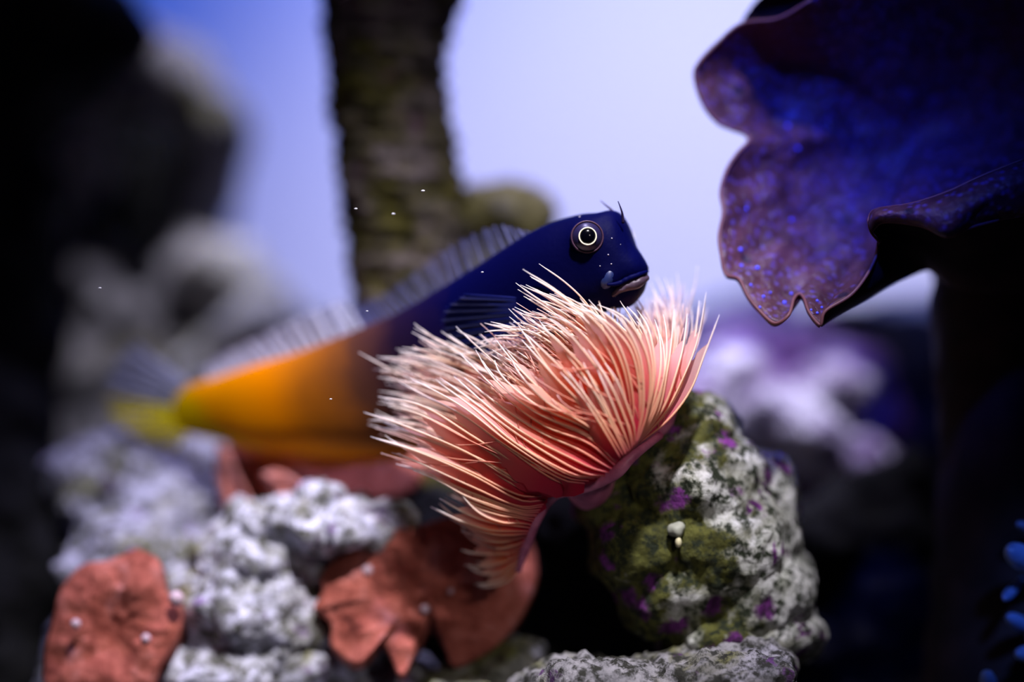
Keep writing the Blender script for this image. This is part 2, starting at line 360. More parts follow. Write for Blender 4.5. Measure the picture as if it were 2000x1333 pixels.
# ------------------------------------------------------------------ orange encrusting corals
def plate(name, outline, centre, cmm, mat, thick, bulge, label, group=None, rings=22, n=150, bump=0.7, freq=210, seed=0):
    """ruffled plate: closed outline of (px, py, mm) filled towards a domed centre, with thickness"""
    out = crom(list(outline)+[outline[0]], n+1)[:-1]
    V = []
    for j in range(rings+1):
        r = j/rings
        for k in range(n):
            ox, oy, om = out[k]
            px = centre[0]+(ox-centre[0])*r; py = centre[1]+(oy-centre[1])*r
            mm = cmm + (om-cmm)*r**1.6 - bulge*math.sin(math.pi*r)*0.5
            p = W(px, py, mm)
            h = noise.fractal(p*freq+Vector((seed, 0, seed)), 0.9, 2, 4)*bump*.001*(0.35+0.65*min(1, (1-r)*5))
            p += Vector((0.15, -1, 0.35)).normalized()*h
            V.append(p)
    m = len(V); back = []
    for v in V: back.append(v+Vector((0, thick*.001, -thick*.0003)))
    F = []
    for j in range(rings):
        for k in range(n):
            k2 = (k+1) % n
            a, b, c, d = j*n+k, j*n+k2, (j+1)*n+k2, (j+1)*n+k
            F.append((a, b, c, d)); F.append((m+a, m+d, m+c, m+b))
    for k in range(n):
        k2 = (k+1) % n
        F.append((rings*n+k, rings*n+k2, m+rings*n+k2, m+rings*n+k))
    V = V+back
    base = W(centre[0], centre[1], cmm+thick)
    me = pymesh(name, [v-base for v in V], F)
    bm = bmesh.new(); bm.from_mesh(me); bmesh.ops.remove_doubles(bm, verts=bm.verts, dist=1e-7)
    bmesh.ops.recalc_face_normals(bm, faces=bm.faces); bm.to_mesh(me); bm.free()
    o = link(name, me, mat); o.location = base
    if label: tag(o, label, 'coral', group)
    return o
M_nub = plain('pale_polyp', (0.55, 0.40, 0.46), 0.6)
p1 = plate('orange_coral', [(268, 1072, 22), (310, 1095, 21), (322, 1150, 20), (352, 1180, 20), (345, 1240, 18), (310, 1300, 17), (280, 1370, 17), (180, 1400, 18), (95, 1360, 20), (88, 1280, 22), (105, 1210, 23), (120, 1150, 24), (160, 1105, 24), (210, 1095, 23)],
      (225, 1220), 22, M_orange, 7, 5, 'rounded orange coral patch below the lavender white mound', seed=2, bump=1.1)
for (x, y, r) in ((345, 1170, 1.2), (148, 1220, 0.8), (285, 1248, 0.7)):
    ball('pale_polyp', W(x, y, 17.5), r*.001, M_nub, p1, 2, bump=.0002)
p2 = plate('orange_coral', [(770, 1035, 24), (810, 1030, 25), (880, 1010, 27), (960, 1000, 29), (1030, 1040, 28), (1050, 1120, 26), (1020, 1200, 23), (980, 1250, 21), (930, 1285, 20), (885, 1300, 19.5), (868, 1262, 21), (845, 1222, 24), (822, 1255, 20), (800, 1295, 17), (782, 1318, 16.5), (765, 1285, 18), (752, 1262, 20), (735, 1245, 21), (722, 1260, 19), (712, 1290, 18), (690, 1296, 18), (662, 1278, 19), (645, 1255, 20), (648, 1225, 21), (630, 1200, 22), (613, 1188, 22), (630, 1155, 23), (628, 1120, 24), (662, 1088, 25), (700, 1065, 25), (735, 1055, 24)],
      (830, 1150), 25, M_orange, 5, 6, 'frilled orange coral with toothed lower edge below the worm', seed=9, n=240, bump=1.3, freq=170)
for (x, y, mm, r) in ((830, 1190, 20.5, 0.75), (880, 1155, 21, 0.5), (718, 1115, 21.5, 0.9)):
    ball('pale_polyp', W(x, y, mm), r*.001, M_nub, p2, 2, bump=.0002)
plate('orange_coral', [(430, 880, 50), (520, 860, 52), (640, 850, 54), (760, 850, 52), (830, 880, 48), (820, 940, 44), (780, 965, 42), (700, 980, 40), (640, 995, 38), (600, 975, 38), (545, 985, 40), (500, 965, 44), (470, 950, 48)],
      (640, 920), 46, M_orange, 5, 4, 'orange brown coral sheet in the shade under the belly of the fish', seed=13)
plate('pink_coral', [(425, 868, 44), (445, 880, 42), (462, 920, 40), (485, 965, 39), (488, 1000, 39), (470, 1030, 40), (450, 1020, 42), (432, 985, 44), (420, 930, 45)],
      (452, 950), 43, M_pinkc, 4, 3, 'upright pink coral fold beside the lavender white mound', seed=15, bump=0.5, n=90)
plate('pink_coral', [(510, 925, 37), (545, 918, 36), (590, 945, 35), (620, 985, 34), (580, 995, 35), (535, 960, 37)],
      (565, 955), 37, M_pinkc, 3, 2, 'small salmon coral flap above the white pitted rock', seed=16, bump=0.4, n=70)

# ------------------------------------------------------------------ boulder growths
M_barn = plain('barnacle_shell', (0.30, 0.31, 0.25), 0.55)
b = ball('tube_snail', W(1322, 1035, 4.8), .0012, M_barn, None, 3, scale=(1, 1, 0.9), bump=.0004, freq=900)
tag(b, 'tiny knobbly white shell stuck on the algae covered boulder', 'shell')
ball('shell_mouth', W(1325, 1060, 4.2), .0006, plain('barnacle_lip', (0.60, 0.56, 0.34), 0.5), b, 3, scale=(0.8, 1, 1.3))

# ------------------------------------------------------------------ ruffled coral
k = NT('ruffled_coral')
c = k.ramp(k.noise(210, 5, 0.6), [(0.35, (0.060, 0.020, 0.028)), (0.65, (0.14, 0.050, 0.060))])
cell = k.ramp(k.voro(820), [(0.10, (0.08, 0.07, 0.40)), (0.45, (0.0, 0.0, 0.0))])
c = k.mix(0.6, c, cell, 'ADD')
spots = k.ramp(k.voro(150), [(0.10, (1, 1, 1)), (0.17, (0, 0, 0))])
c = k.mix(spots, c, (0.025, 0.012, 0.03))
k.base(c, 0.42, 0.5); k.bump(k.noise(700, 4, 0.6, 1.0), 0.8, 0.0006); k.translucent((0.32, 0.11, 0.08), 0.25); M_cap = k.m
k = NT('ruffled_coral_rim'); k.base((0.22, 0.085, 0.08), 0.5, 0.4); k.translucent((0.4, 0.2, 0.12), 0.3); M_rim = k.m
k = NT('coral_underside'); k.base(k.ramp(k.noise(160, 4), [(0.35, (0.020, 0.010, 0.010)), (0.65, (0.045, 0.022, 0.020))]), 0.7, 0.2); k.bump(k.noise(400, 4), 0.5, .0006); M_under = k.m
k = NT('blue_polyp'); k.base((0.10, 0.12, 0.95), 0.4, 0.5); M_bpol = k.m

coral = empty('ruffled_coral', Vector((W(1960, 600, 30).x, 0.030, FLOOR)))
tag(coral, 'large purple brown ruffled cup coral on a dark stalk', 'coral')
rim = [(1650, -60, 10), (1585, 0, 13), (1520, 36, 15), (1450, 46, 17), (1402, 84, 18), (1366, 122, 18), (1357, 150, 18), (1372, 200, 18), (1400, 236, 18), (1428, 250, 18), (1455, 260, 18), (1462, 276, 17), (1440, 300, 15.5), (1420, 332, 14.5), (1408, 375, 13.5), (1413, 415, 12),
       (1405, 460, 10.5), (1409, 500, 9), (1418, 536, 8), (1443, 545, 6.5), (1460, 578, 5), (1482, 606, 4), (1513, 632, 2), (1540, 616, 1.5), (1550, 585, 4), (1560, 575, 5), (1570, 583, 4), (1580, 610, 1), (1602, 635, 0), (1612, 608, 0), (1660, 578, 1), (1690, 542, 2), (1710, 502, 3), (1716, 470, 4),
       (1730, 440, 4), (1790, 425, 4), (1860, 395, 4), (1930, 360, 4), (2010, 330, 4), (2120, 290, 6), (2220, 100, 14), (2150, -120, 14), (1900, -180, 10)]
cap = plate('coral_cap', rim, (1800, 260), 34, M_cap, 1.3, 3, None, rings=40, n=360, bump=1.0, freq=130, seed=4)
cap.parent = coral; cap.matrix_parent_inverse = Matrix.Translation(-coral.location)
rp = [W(*p) for p in crom(rim[1:34], 220)]
tube('rim_edge', [p+Vector((0, -.0001, 0)) for p in rp], [0.00026]*len(rp), M_rim, coral, 6)
# rolled lip that turns over towards the lens, and the dark underside below it
def loft(name, curves, n, m, mat, parent, thick=None):
    C = [crom(c, n) for c in curves]
    V, F = [], []
    for i in range(n):
        col = crom([C[j][i] for j in range(len(C))], m)
        V += [W(*p) for p in col]
    for i in range(n-1):
        for j in range(m-1):
            F.append((i*m+j, (i+1)*m+j, (i+1)*m+j+1, i*m+j+1))
    o = link(name, pymesh(name, V, F), mat, parent)
    if thick:
        sd = o.modifiers.new('t', 'SOLIDIFY'); sd.thickness = thick*.001; sd.offset = 0
    return o
loft('rolled_lip', [[(1718, 470, 5), (1728, 440, 6), (1790, 425, 7), (1860, 395, 7), (1930, 355, 7), (2010, 325, 8), (2150, 290, 10)],
                    [(1697, 430, 1), (1712, 410, 1), (1780, 399, 0), (1850, 376, -1), (1915, 346, -1), (2000, 312, 0), (2140, 270, 2)],
                    [(1698, 438, -1), (1715, 418, -2.5), (1785, 412, -4), (1850, 405, -5), (1910, 385, -5), (2000, 350, -4), (2140, 310, -2)],
                    [(1699, 446, -1), (1720, 428, -2.5), (1790, 432, -4), (1845, 452, -5.5), (1885, 430, -5), (1930, 410, -4), (2140, 370, -2)],
                    [(1702, 452, 0), (1728, 434, -1), (1800, 442, -2), (1850, 463, -3), (1895, 445, -3), (1950, 430, -2), (2140, 400, 0)]], 90, 28, M_cap, coral, 0.35)
lipedge = [W(*p) for p in crom([(1718, 474, 2), (1702, 455, 0), (1697, 438, -.5), (1697, 426, -.4), (1712, 409, 0), (1780, 398, -1), (1850, 375, -2), (1915, 345, -2), (2000, 311, -1)], 80)]
tube('lip_edge', lipedge, [0.0002]*80, M_rim, coral, 6)
lipedge2 = [W(*p) for p in crom([(1702, 452, 0), (1728, 434, -1.3), (1800, 442, -2.4), (1850, 463, -3.4), (1895, 445, -3.4), (1950, 430, -2.4)], 60)]
tube('lip_edge', lipedge2, [0.00022]*60, M_rim, coral, 6)
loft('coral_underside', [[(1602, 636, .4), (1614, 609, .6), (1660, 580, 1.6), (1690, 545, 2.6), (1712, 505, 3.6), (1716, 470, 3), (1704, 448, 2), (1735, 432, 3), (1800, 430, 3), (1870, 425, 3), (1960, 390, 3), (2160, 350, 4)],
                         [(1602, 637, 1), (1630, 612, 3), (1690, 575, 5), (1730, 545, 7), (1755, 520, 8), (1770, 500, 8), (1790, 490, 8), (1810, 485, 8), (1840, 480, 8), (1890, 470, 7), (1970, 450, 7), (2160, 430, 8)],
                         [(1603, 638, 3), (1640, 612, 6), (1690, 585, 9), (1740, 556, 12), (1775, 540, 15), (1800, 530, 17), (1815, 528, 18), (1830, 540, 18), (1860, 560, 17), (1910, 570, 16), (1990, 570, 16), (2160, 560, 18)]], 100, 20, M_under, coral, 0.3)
st = [(1975, 480, 34, 12.5), (1975, 560, 34, 12.3), (1972, 700, 34, 11.5), (1975, 900, 34, 11), (1980, 1150, 34, 12.5), (1985, 1500, 34, 16), (1990, 1690, 34, 19)]
sp = crom(st, 50)
V, F = tube_geo([W(a, b_, c_) for a, b_, c_, r in sp], [r*.001 for *_, r in sp], 36)
V = [v+Vector((v.x-sp[0][0]*0, 0, 0)).normalized()*0.0008*noise.fractal(v*140, 0.9, 2, 3) for v in V]
for v in V: v.z = max(v.z, FLOOR+.0002)
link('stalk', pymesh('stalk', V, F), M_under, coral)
# small second lobe curling behind the top edge
lobe = plate('coral_lobe', [(1448, 44, 24), (1462, 20, 24), (1490, -10, 24), (1560, -50, 24), (1650, -60, 24), (1640, 30, 26), (1540, 60, 26)], (1550, 5), 30, M_under, 1.2, 1, None, rings=10, n=60, bump=.4)
lobe.parent = coral; lobe.matrix_parent_inverse = Matrix.Translation(-coral.location)
# blue polyps where the photograph shows them
bpy.context.view_layer.update()
def bvh_of(o):
    me = o.data; M = MW(o)
    return BVHTree.FromPolygons([M @ v.co for v in me.vertices], [tuple(p.vertices) for p in me.polygons])
CAMP = Vector((0, -DIST, 0))
def hit(bvh, px, py):
    d = (W(px, py, 0)-CAMP).normalized()
    p, n, i, dist = bvh.ray_cast(CAMP, d)
    if p is None: return None, None
    if n.dot(d) > 0: n = -n
    return p, n
cb = bvh_of(cap)
for (x, y, r) in ((1479, 524, 5), (1448, 519, 4), (1446, 488, 4.5), (1491, 580, 4), (1504, 572, 3), (1532, 592, 5), (1545, 574, 3.5), (1484, 601, 3.5), (1596, 588, 3.5), (1605, 601, 3), (1584, 606, 3), (1596, 612, 3.5), (1538, 247, 5), (1558, 290, 4), (1458, 408, 3.5), (1545, 430, 4), (1466, 557, 3)):
    p, n = hit(cb, x, y)
    if p: ball('blue_polyp', p, r*S*1.05, M_bpol, coral, 1)

# ------------------------------------------------------------------ dark rock at the side with blue tipped polyps
rock('reef_rock', [(2120, 1180, 30, 12, 12, 14), (2080, 1330, 30, 11, 12, 12), (1960, 1420, 34, 9, 10, 7), (2080, 1560, 34, 20, 14, 20)],
     0.7, 1.2, 6, M_dark, 'black rock carrying the pale blue polyps beside the coral stalk', seed=51)
k = NT('pale_blue_polyp'); k.base(k.ramp(k.noise(300, 3), [(0.3, (0.16, 0.26, 0.55)), (0.7, (0.35, 0.48, 0.85))]), 0.35, 0.5); M_tip = k.m
pc = empty('polyp_coral', W(2070, 1280, 20)); tag(pc, 'cluster of pale blue rounded polyp tips on a black rock', 'coral')
for (x, y, mm, r, dx, dy) in ((1968, 1073, 9, 1.9, 60, 40), (1960, 1172, 12, 0.85, 26, -30), (1966, 1204, 12, 1.2, 50, 30), (1984, 1278, 10, 1.25, 50, 0), (1926, 1312, 10, 1.3, 10, 60), (2004, 1244, 12, 1.0, 50, 10), (1985, 1022, 14, 0.7, 40, 20)):
    a = W(x, y, mm); e = W(x+dx*2.2, y+dy*2.0, mm+16)
    pts = [a.lerp(e, t) for t in np.linspace(0, 1, 16)]
    rad = [r*.001*(math.sqrt(max(0.0, 1-(1-min(1, t*5.0))**2))*(1 if t < .2 else max(0.55, 1-(t-.2)*1.2))+1e-4) for t in np.linspace(0, 1, 16)]
    tube('polyp', pts, rad, M_tip, pc, 14)

# ------------------------------------------------------------------ the fish
k = NT('blenny_skin')
al = k.math('SUBTRACT', k.attr('along'), k.math('ADD', k.math('MULTIPLY', k.attr('low'), 0.09), k.math('MULTIPLY', k.math('POWER', k.attr('low'), 9.0), 0.16)))
al = k.math('ADD', al, k.math('MULTIPLY', k.math('SUBTRACT', k.noise(120, 4), 0.5), 0.10))
c = k.ramp(al, [(0.0, (0.62, 0.40, 0.0)), (0.05, (0.72, 0.26, 0.0)), (0.20, (0.70, 0.20, 0.0)), (0.30, (0.36, 0.105, 0.008)), (0.40, (0.085, 0.030, 0.018)), (0.50, (0.014, 0.006, 0.022)), (0.62, (0.0010, 0.0013, 0.034)), (0.85, (0.0008, 0.0010, 0.026)), (1.0, (0.0012, 0.0018, 0.042))])
k.base(c, 0.5, 0.035); k.bump(k.noise(1400, 3), 0.25, .0002); M_skin = k.m
fish = empty('blenny_fish', W(690, 893, 30))
tag(fish, 'slender blenny, navy blue in front and orange behind, its chin over the worm', 'fish')
#        top              bottom         depth  half-width
ST = [((343, 772), (348, 842), 50, 1.0), ((375, 752), (385, 851), 48.5, 1.8), ((425, 737), (433, 860), 46, 2.8), ((500, 713), (500, 877), 42, 4.0), ((600, 684), (600, 891), 37, 5.2), ((700, 645), (705, 895), 31, 6.2), ((790, 606), (820, 878), 26, 6.6), ((900, 543), (930, 815), 19, 6.9),
      ((985, 488), (1030, 742), 14, 6.9), ((1040, 453), (1095, 684), 11, 6.8), ((1085, 432), (1140, 645), 9, 6.6), ((1130, 421), (1170, 618), 7.5, 6.2), ((1165, 417), (1194, 606), 6.6, 5.8), ((1195, 411), (1212, 602), 6.0, 5.2), ((1216, 424), (1226, 601), 5.6, 4.7), ((1238, 474), (1243, 588), 5.2, 3.9),
      ((1256, 503), (1256, 572), 5.0, 2.9), ((1266, 521), (1263, 552), 4.9, 1.3)]
NS, NR = 110, 40
rows = crom([(a[0], a[1], b_[0], b_[1], d, h) for a, b_, d, h in ST], NS)
cen = [(W(r[0], r[1], r[4])+W(r[2], r[3], r[4]))/2 for r in rows]
V, F, A1, A2 = [], [], [], []
for i, r in enumerate(rows):
    top = W(r[0], r[1], r[4]); bot = W(r[2], r[3], r[4]); c = cen[i]
    T = (cen[min(i+1, NS-1)]-cen[max(i-1, 0)]).normalized()
    U = (top-bot)/2; side = T.cross(U).normalized()
    for q in range(NR):
        an = 2*math.pi*q/NR
        cs, sn = math.cos(an), math.sin(an)
        u = math.copysign(abs(cs)**0.92, cs); s_ = math.copysign(abs(sn)**0.88, sn)
        V.append(c+U*u+side*(s_*r[5]*.001))
        mid = (r[0]+r[2])/2
        A1.append((mid-343)/922); A2.append((1-u)/2)
for i in range(NS-1):
    for q in range(NR):
        q2 = (q+1) % NR
        F.append((i*NR+q, i*NR+q2, (i+1)*NR+q2, (i+1)*NR+q))
V.append(cen[0]); A1.append(0); A2.append(.5); V.append(cen[-1]+(cen[-1]-cen[-3])*0.2); A1.append(1); A2.append(.5)
for q in range(NR):
    q2 = (q+1) % NR
    F.append((len(V)-2, q2, q)); F.append((len(V)-1, (NS-1)*NR+q, (NS-1)*NR+q2))
# face relief: mouth groove, cheek and brow
def seg_d(px, py, a, b_):
    ax, ay = a; bx, by = b_; t = max(0, min(1, ((px-ax)*(bx-ax)+(py-ay)*(by-ay))/((bx-ax)**2+(by-ay)**2)))
    return math.hypot(px-ax-t*(bx-ax), py-ay-t*(by-ay)), t
MOUTH = [(1193, 574), (1225, 553), (1250, 541), (1268, 535)]
for i in range(len(V)):
    v = V[i]; kk = (DIST+v.y)/DIST
    px = v.x/S/kk+1000; py = 666.5-v.z/S/kk
    if px < 1050: continue
    r = min(int((px-1050)), 1); ci = min(NS-1, max(0, i//NR)); ax = cen[ci]
    dirn = (v-ax); L = dirn.length
    if L < 1e-6: continue
    dirn /= L
    d = min(seg_d(px, py, MOUTH[j], MOUTH[j+1])[0] for j in range(3))
    off = -0.0006*math.exp(-(d/7)**2)
    d1 = math.hypot(px-1190, py-546); off += 0.0007*math.exp(-(d1/16)**2)          # corner of the lips
    d2 = math.hypot((px-1232)/1.2, py-515); off += 0.0003*math.exp(-(d2/20)**2)      # upper lip
    d3 = math.hypot(px-1147, py-462); off += 0.0011*math.exp(-(d3/30)**2)            # eye socket bulge
    V[i] = v+dirn*off
me = pymesh('body', V, F); attr(me, 'along', A1); attr(me, 'low', A2)
body = link('body', me, M_skin, fish)
fb = bvh_of(body)

# mouth: fleshy strip between the lips, and the lips themselves
k = NT('blenny_lip'); k.base((0.060, 0.036, 0.058), 0.45, 0.4); M_lip = k.m
M_lipblue = plain('blenny_lip_blue', (0.012, 0.022, 0.10), 0.4, 0.4)
def surf_pt(px, py, lift=0.0002):
    p, n = hit(fb, px, py)
    if p is None:                                  # just off the outline: use the midline depth there
        return W(px, py, 4.9)
    return p+n*lift
def surf_curve(pts, n, lift=0.0002):
    return [surf_pt(a, b_, lift) for a, b_ in crom(pts, n)]
def strip(name, c1, c2, n, m, mat, parent, lift):
    a = crom(c1, n); b_ = crom(c2, n); V, F = [], []
    for i in range(n):
        for j in range(m):
            t = j/(m-1); q = a[i]*(1-t)+b_[i]*t
            V.append(surf_pt(q[0], q[1], lift*(0.4+1.2*math.sin(math.pi*t))))
    for i in range(n-1):
        for j in range(m-1): F.append((i*m+j, i*m+j+1, (i+1)*m+j+1, (i+1)*m+j))
    o = link(name, pymesh(name, V, F), mat, parent)
    sd = o.modifiers.new('t', 'SOLIDIFY'); sd.thickness = .0003
    return o
strip('lower_lip', [(1196, 570), (1212, 557), (1235, 545), (1261, 536)], [(1198, 580), (1222, 569), (1246, 563), (1260, 551)], 24, 6, M_lip, fish, .0004)
up = surf_curve([(1186, 556), (1205, 554), (1228, 543), (1250, 535), (1264, 530)], 30, .0001)
tube('upper_lip', up, [0.00020+0.00022*math.sin(math.pi*i/29) for i in range(30)], M_skin, fish, 8)
attr(bpy.data.objects[fish.children[-1].name].data, 'along', [1.0]*len(fish.children[-1].data.vertices))
pl, nl = hit(fb, 1189, 547)
ball('lip_corner', pl-nl*.0010, .0014, M_lipblue, fish, 3, scale=(0.8, 0.8, 1.2), rot=Matrix.Rotation(math.radians(25), 3, 'Y').to_quaternion())

# eyes
M_black = plain('pupil', (0.001, 0.001, 0.003), 0.12, 0.6)
M_iris = plain('iris_gold', (0.95, 0.90, 0.62), 0.3, 0.5)
M_orbit = plain('eye_orbit', (0.016, 0.012, 0.050), 0.35, 0.4)
M_orbitrim = plain('eye_orbit_rim', (0.06, 0.025, 0.05), 0.5, 0.3)
def torus(name, c, n, R, r, mat, parent, squash=1.0):
    q = n.to_track_quat('Z', 'Y'); V, F = [], []; a, b_ = 40, 10
    for i in range(a):
        t = 2*math.pi*i/a
        for j in range(b_):
            f = 2*math.pi*j/b_
            V.append(c+q @ Vector(((R+r*math.cos(f))*math.cos(t), (R+r*math.cos(f))*math.sin(t), r*squash*math.sin(f))))
    for i in range(a):
        for j in range(b_):
            F.append((i*b_+j, ((i+1) % a)*b_+j, ((i+1) % a)*b_+(j+1) % b_, i*b_+(j+1) % b_))
    return link(name, pymesh(name, V, F), mat, parent)
pe, ne = hit(fb, 1147, 463)
ne = (ne*0.4+Vector((0.12, -1, 0.05))*0.6).normalized()
for sgn in (1, -1):
    if sgn == 1: p, n = pe, ne
    else:
        ci = min(range(NS), key=lambda i: abs(cen[i].x-pe.x)); T = (cen[ci+1]-cen[ci-1]).normalized()
        sd_ = T.cross(Vector((0, 0, 1))).normalized()
        d = pe-cen[ci]; p = pe-sd_*2*d.dot(sd_); n = (ne-sd_*2*ne.dot(sd_)).normalized()
    eye = ball('eye', p-n*.0012, .0024, M_orbit, fish, 4)
    torus('eye_rim', p+n*.0000, n, .00222, .00013, M_orbitrim, eye)
    torus('iris', p+n*.00098, n, .00120, .00011, M_iris, eye, 0.7)
    q = n.to_track_quat('Z', 'Y')
    ball('pupil', p+n*.00078, .00113, M_black, eye, 3, scale=(1, 1, .45), rot=q)

# cirri above the eyes
M_cirr = plain('cirrus', (0.030, 0.018, 0.06), 0.5)
for pts in ([(1217, 436, 2.4), (1216, 420, 2.0), (1212, 406, 1.6), (1207, 393, 1.4)], [(1200, 417, 6), (1192, 408, 6.2), (1183, 401, 6.6), (1173, 392, 7)]):
    cp = [W(*p) for p in crom(pts, 14)]
    tube('cirrus', cp, [0.00022*(1-0.75*i/13) for i in range(14)], M_cirr, fish, 6)
# pale pores on the face
M_pore = plain('face_pore', (0.42, 0.40, 0.46), 0.4)
for (x, y, r) in ((1132, 424, 2.6), (1195, 466, 2.2), (1188, 498, 2.2), (1172, 520, 1.8), (1154, 437, 1.8), (1212, 478, 1.3), (1194, 516, 2)):
    p, n = hit(fb, x, y)
    if p: ball('face_pore', p, r*S*.75, M_pore, fish, 2)

# fins
def fin_mat(name, col, trans, alpha):
    k = NT(name)
    if len(col) == 2:
        c = k.ramp(k.attr('along'), [(0.0, col[0]), (1.0, col[1])])
    else: c = col
    k.base(c, 0.5, 0.3); k.translucent(c, trans); k.see_through(alpha); return k.m
M_fin = fin_mat('dorsal_membrane', (0.10, 0.11, 0.27), 0.5, 0.55)
M_fin2 = fin_mat('rear_dorsal_membrane', (0.80, 0.80, 0.95), 0.6, 0.50)  # colour whitened for the bright wall showing through
M_finray = plain('fin_ray', (0.07, 0.075, 0.19), 0.5)
M_finray2 = plain('rear_fin_ray', (0.55, 0.55, 0.66), 0.5)
M_tailf = fin_mat('tail_membrane', ((0.26, 0.28, 0.40), (0.78, 0.66, 0.0)), 0.5, 0.42)
M_tailray = plain('tail_ray_yellow', (0.66, 0.55, 0.0), 0.5)
M_tailray2 = plain('tail_ray_grey', (0.24, 0.25, 0.36), 0.5)
M_orangef = fin_mat('anal_membrane', (0.75, 0.24, 0.0), 0.5, 0.15)
M_pec = fin_mat('pectoral_membrane', (0.003, 0.0045, 0.040), 0.4, 0.12)
M_pecray = plain('pectoral_ray', (0.006, 0.010, 0.11), 0.5, 0.1)
def fin(name, base, tip, nray, mat, raymat, n=90, m=8, rr=0.00016, ragged=0.0, raysel=None, lean=0.0):
    A = crom(base, n); B = crom(tip, n); V, F = [], []
    for i in range(n):
        f = (i/(n-1)*nray) % 1.0
        sc = 1-ragged*(4*f*(1-f))
        for j in range(m):
            t = j/(m-1); q = A[i]*(1-t*sc)+B[i]*t*sc
            V.append(W(*q)+Vector((0, .0004*math.sin(i*0.55)*t, 0)))
    for i in range(n-1):
        for j in range(m-1): F.append((i*m+j, i*m+j+1, (i+1)*m+j+1, (i+1)*m+j))
    fm = pymesh(name, V, F); attr(fm, 'along', [min(1, max(0, (i//m/(n-1)-.35)/.25)) for i in range(len(V))])
    o = link(name, fm, mat, fish)
    for k_ in range(nray+1):
        i = round(k_/nray*(n-1)); pa, pb = A[i], B[i]
        pts = []
        for t in np.linspace(0, 1, 9):
            q = pa*(1-t)+pb*t
            pts.append(W(*q))
        rm = raymat(k_/nray) if callable(raymat) else raymat
        tube('fin_ray', pts, [rr*(1-0.6*t) for t in np.linspace(0, 1, 9)], rm, o, 5)
    return o
fin('dorsal_fin', [(1036, 456, 11.5), (985, 490, 14), (900, 545, 19), (840, 580, 23), (790, 608, 26), (740, 630, 29), (712, 642, 30.5)],
    [(1026, 451, 12.5), (965, 440, 16), (880, 480, 22), (810, 530, 26.5), (752, 572, 30), (712, 590, 32.5), (690, 606, 34)], 24, M_fin, M_finray, n=145, ragged=.08, rr=.00016)
fin('rear_dorsal_fin', [(708, 645, 30.8), (650, 667, 34), (600, 686, 37), (550, 702, 39.5), (500, 716, 42), (450, 730, 44.5), (410, 741, 46.5)],
    [(668, 583, 34), (618, 603, 37.5), (565, 628, 41), (515, 655, 44), (462, 680, 46.5), (425, 700, 48), (398, 722, 49)], 17, M_fin2, M_finray2, ragged=.06, rr=.00022)
fin('tail_fin', [(366, 752, 48.6), (352, 768, 49.2), (346, 790, 49.8), (345, 812, 49.8), (350, 832, 49.4), (362, 846, 48.8)],
    [(262, 672, 55), (225, 705, 56), (205, 755, 56), (215, 812, 55), (262, 852, 53), (335, 878, 51)], 12, M_tailf, lambda t: M_tailray if t > 0.45 else M_tailray2, ragged=.05, rr=.0005)
fin('anal_fin', [(450, 862, 45), (520, 878, 41), (600, 888, 37), (680, 892, 32), (740, 890, 29.5), (800, 880, 27)],
    [(448, 876, 44), (510, 900, 40), (590, 913, 35.5), (670, 913, 30), (735, 908, 27), (795, 900, 25)], 14, M_orangef, plain('anal_ray', (0.6, 0.22, 0.01), 0.5), ragged=.05, rr=.0002)
fin('pectoral_fin', [(1048, 585, 5.0), (1052, 602, 4.9), (1054, 620, 4.9), (1052, 640, 5), (1046, 655, 5.2)],
    [(905, 575, 8), (868, 605, 9.5), (862, 645, 10), (885, 685, 9.5), (925, 712, 8)], 18, M_pec, M_pecray, n=109, ragged=.05, rr=.00014)
for dx in (0, 14):
    tube('pelvic_fin', [W(*p) for p in crom([(1090+dx, 668, 8), (1100+dx, 720, 7), (1090+dx, 790, 8)], 10)], [0.0007*(1-.8*i/9) for i in range(10)], M_skin, fish, 8)

# ------------------------------------------------------------------ the feather duster worm
k = NT('radiole_ivory')
c = k.ramp(k.attr('along'), [(0.0, (0.62, 0.10, 0.14)), (0.15, (0.86, 0.34, 0.22)), (0.40, (0.92, 0.58, 0.36)), (0.75, (0.95, 0.78, 0.64)), (1.0, (0.95, 0.90, 0.88))])
k.base(c, 0.45, 0.3); k.translucent(c, 0.42); M_rad = k.m
k = NT('pinnule_thread')
c = k.ramp(k.attr('along'), [(0.0, (0.70, 0.12, 0.14)), (0.5, (0.90, 0.42, 0.28)), (1.0, (0.95, 0.78, 0.74))])
k.base(c, 0.5, 0.2); k.translucent(c, 0.4); M_pin = k.m
k = NT('radiole_vane')
hue = k.attr('hue')
cA = k.ramp(k.attr('along'), [(0.0, (0.60, 0.010, 0.080)), (0.17, (0.85, 0.060, 0.18)), (0.36, (0.95, 0.26, 0.33)), (0.66, (0.95, 0.62, 0.62))])
cB = k.ramp(k.attr('along'), [(0.0, (0.62, 0.008, 0.055)), (0.16, (0.88, 0.085, 0.06)), (0.38, (0.98, 0.29, 0.09)), (0.66, (0.97, 0.62, 0.46))])
c = k.mix(hue, cA, cB); k.base(c, 0.55, 0.25); k.translucent(c, 0.68); M_vane = k.m
worm = empty('feather_duster_worm', W(1150, 950, 6))
tag(worm, 'pink and ivory feather duster worm crown spread in front of the fish', 'worm')

def c3(pts): return [(680+x*0.38, 530+y*0.38, d) for x, y, d in pts]
def c4(pts): return [(800+x*0.25, 850+y*0.25, d) for x, y, d in pts]
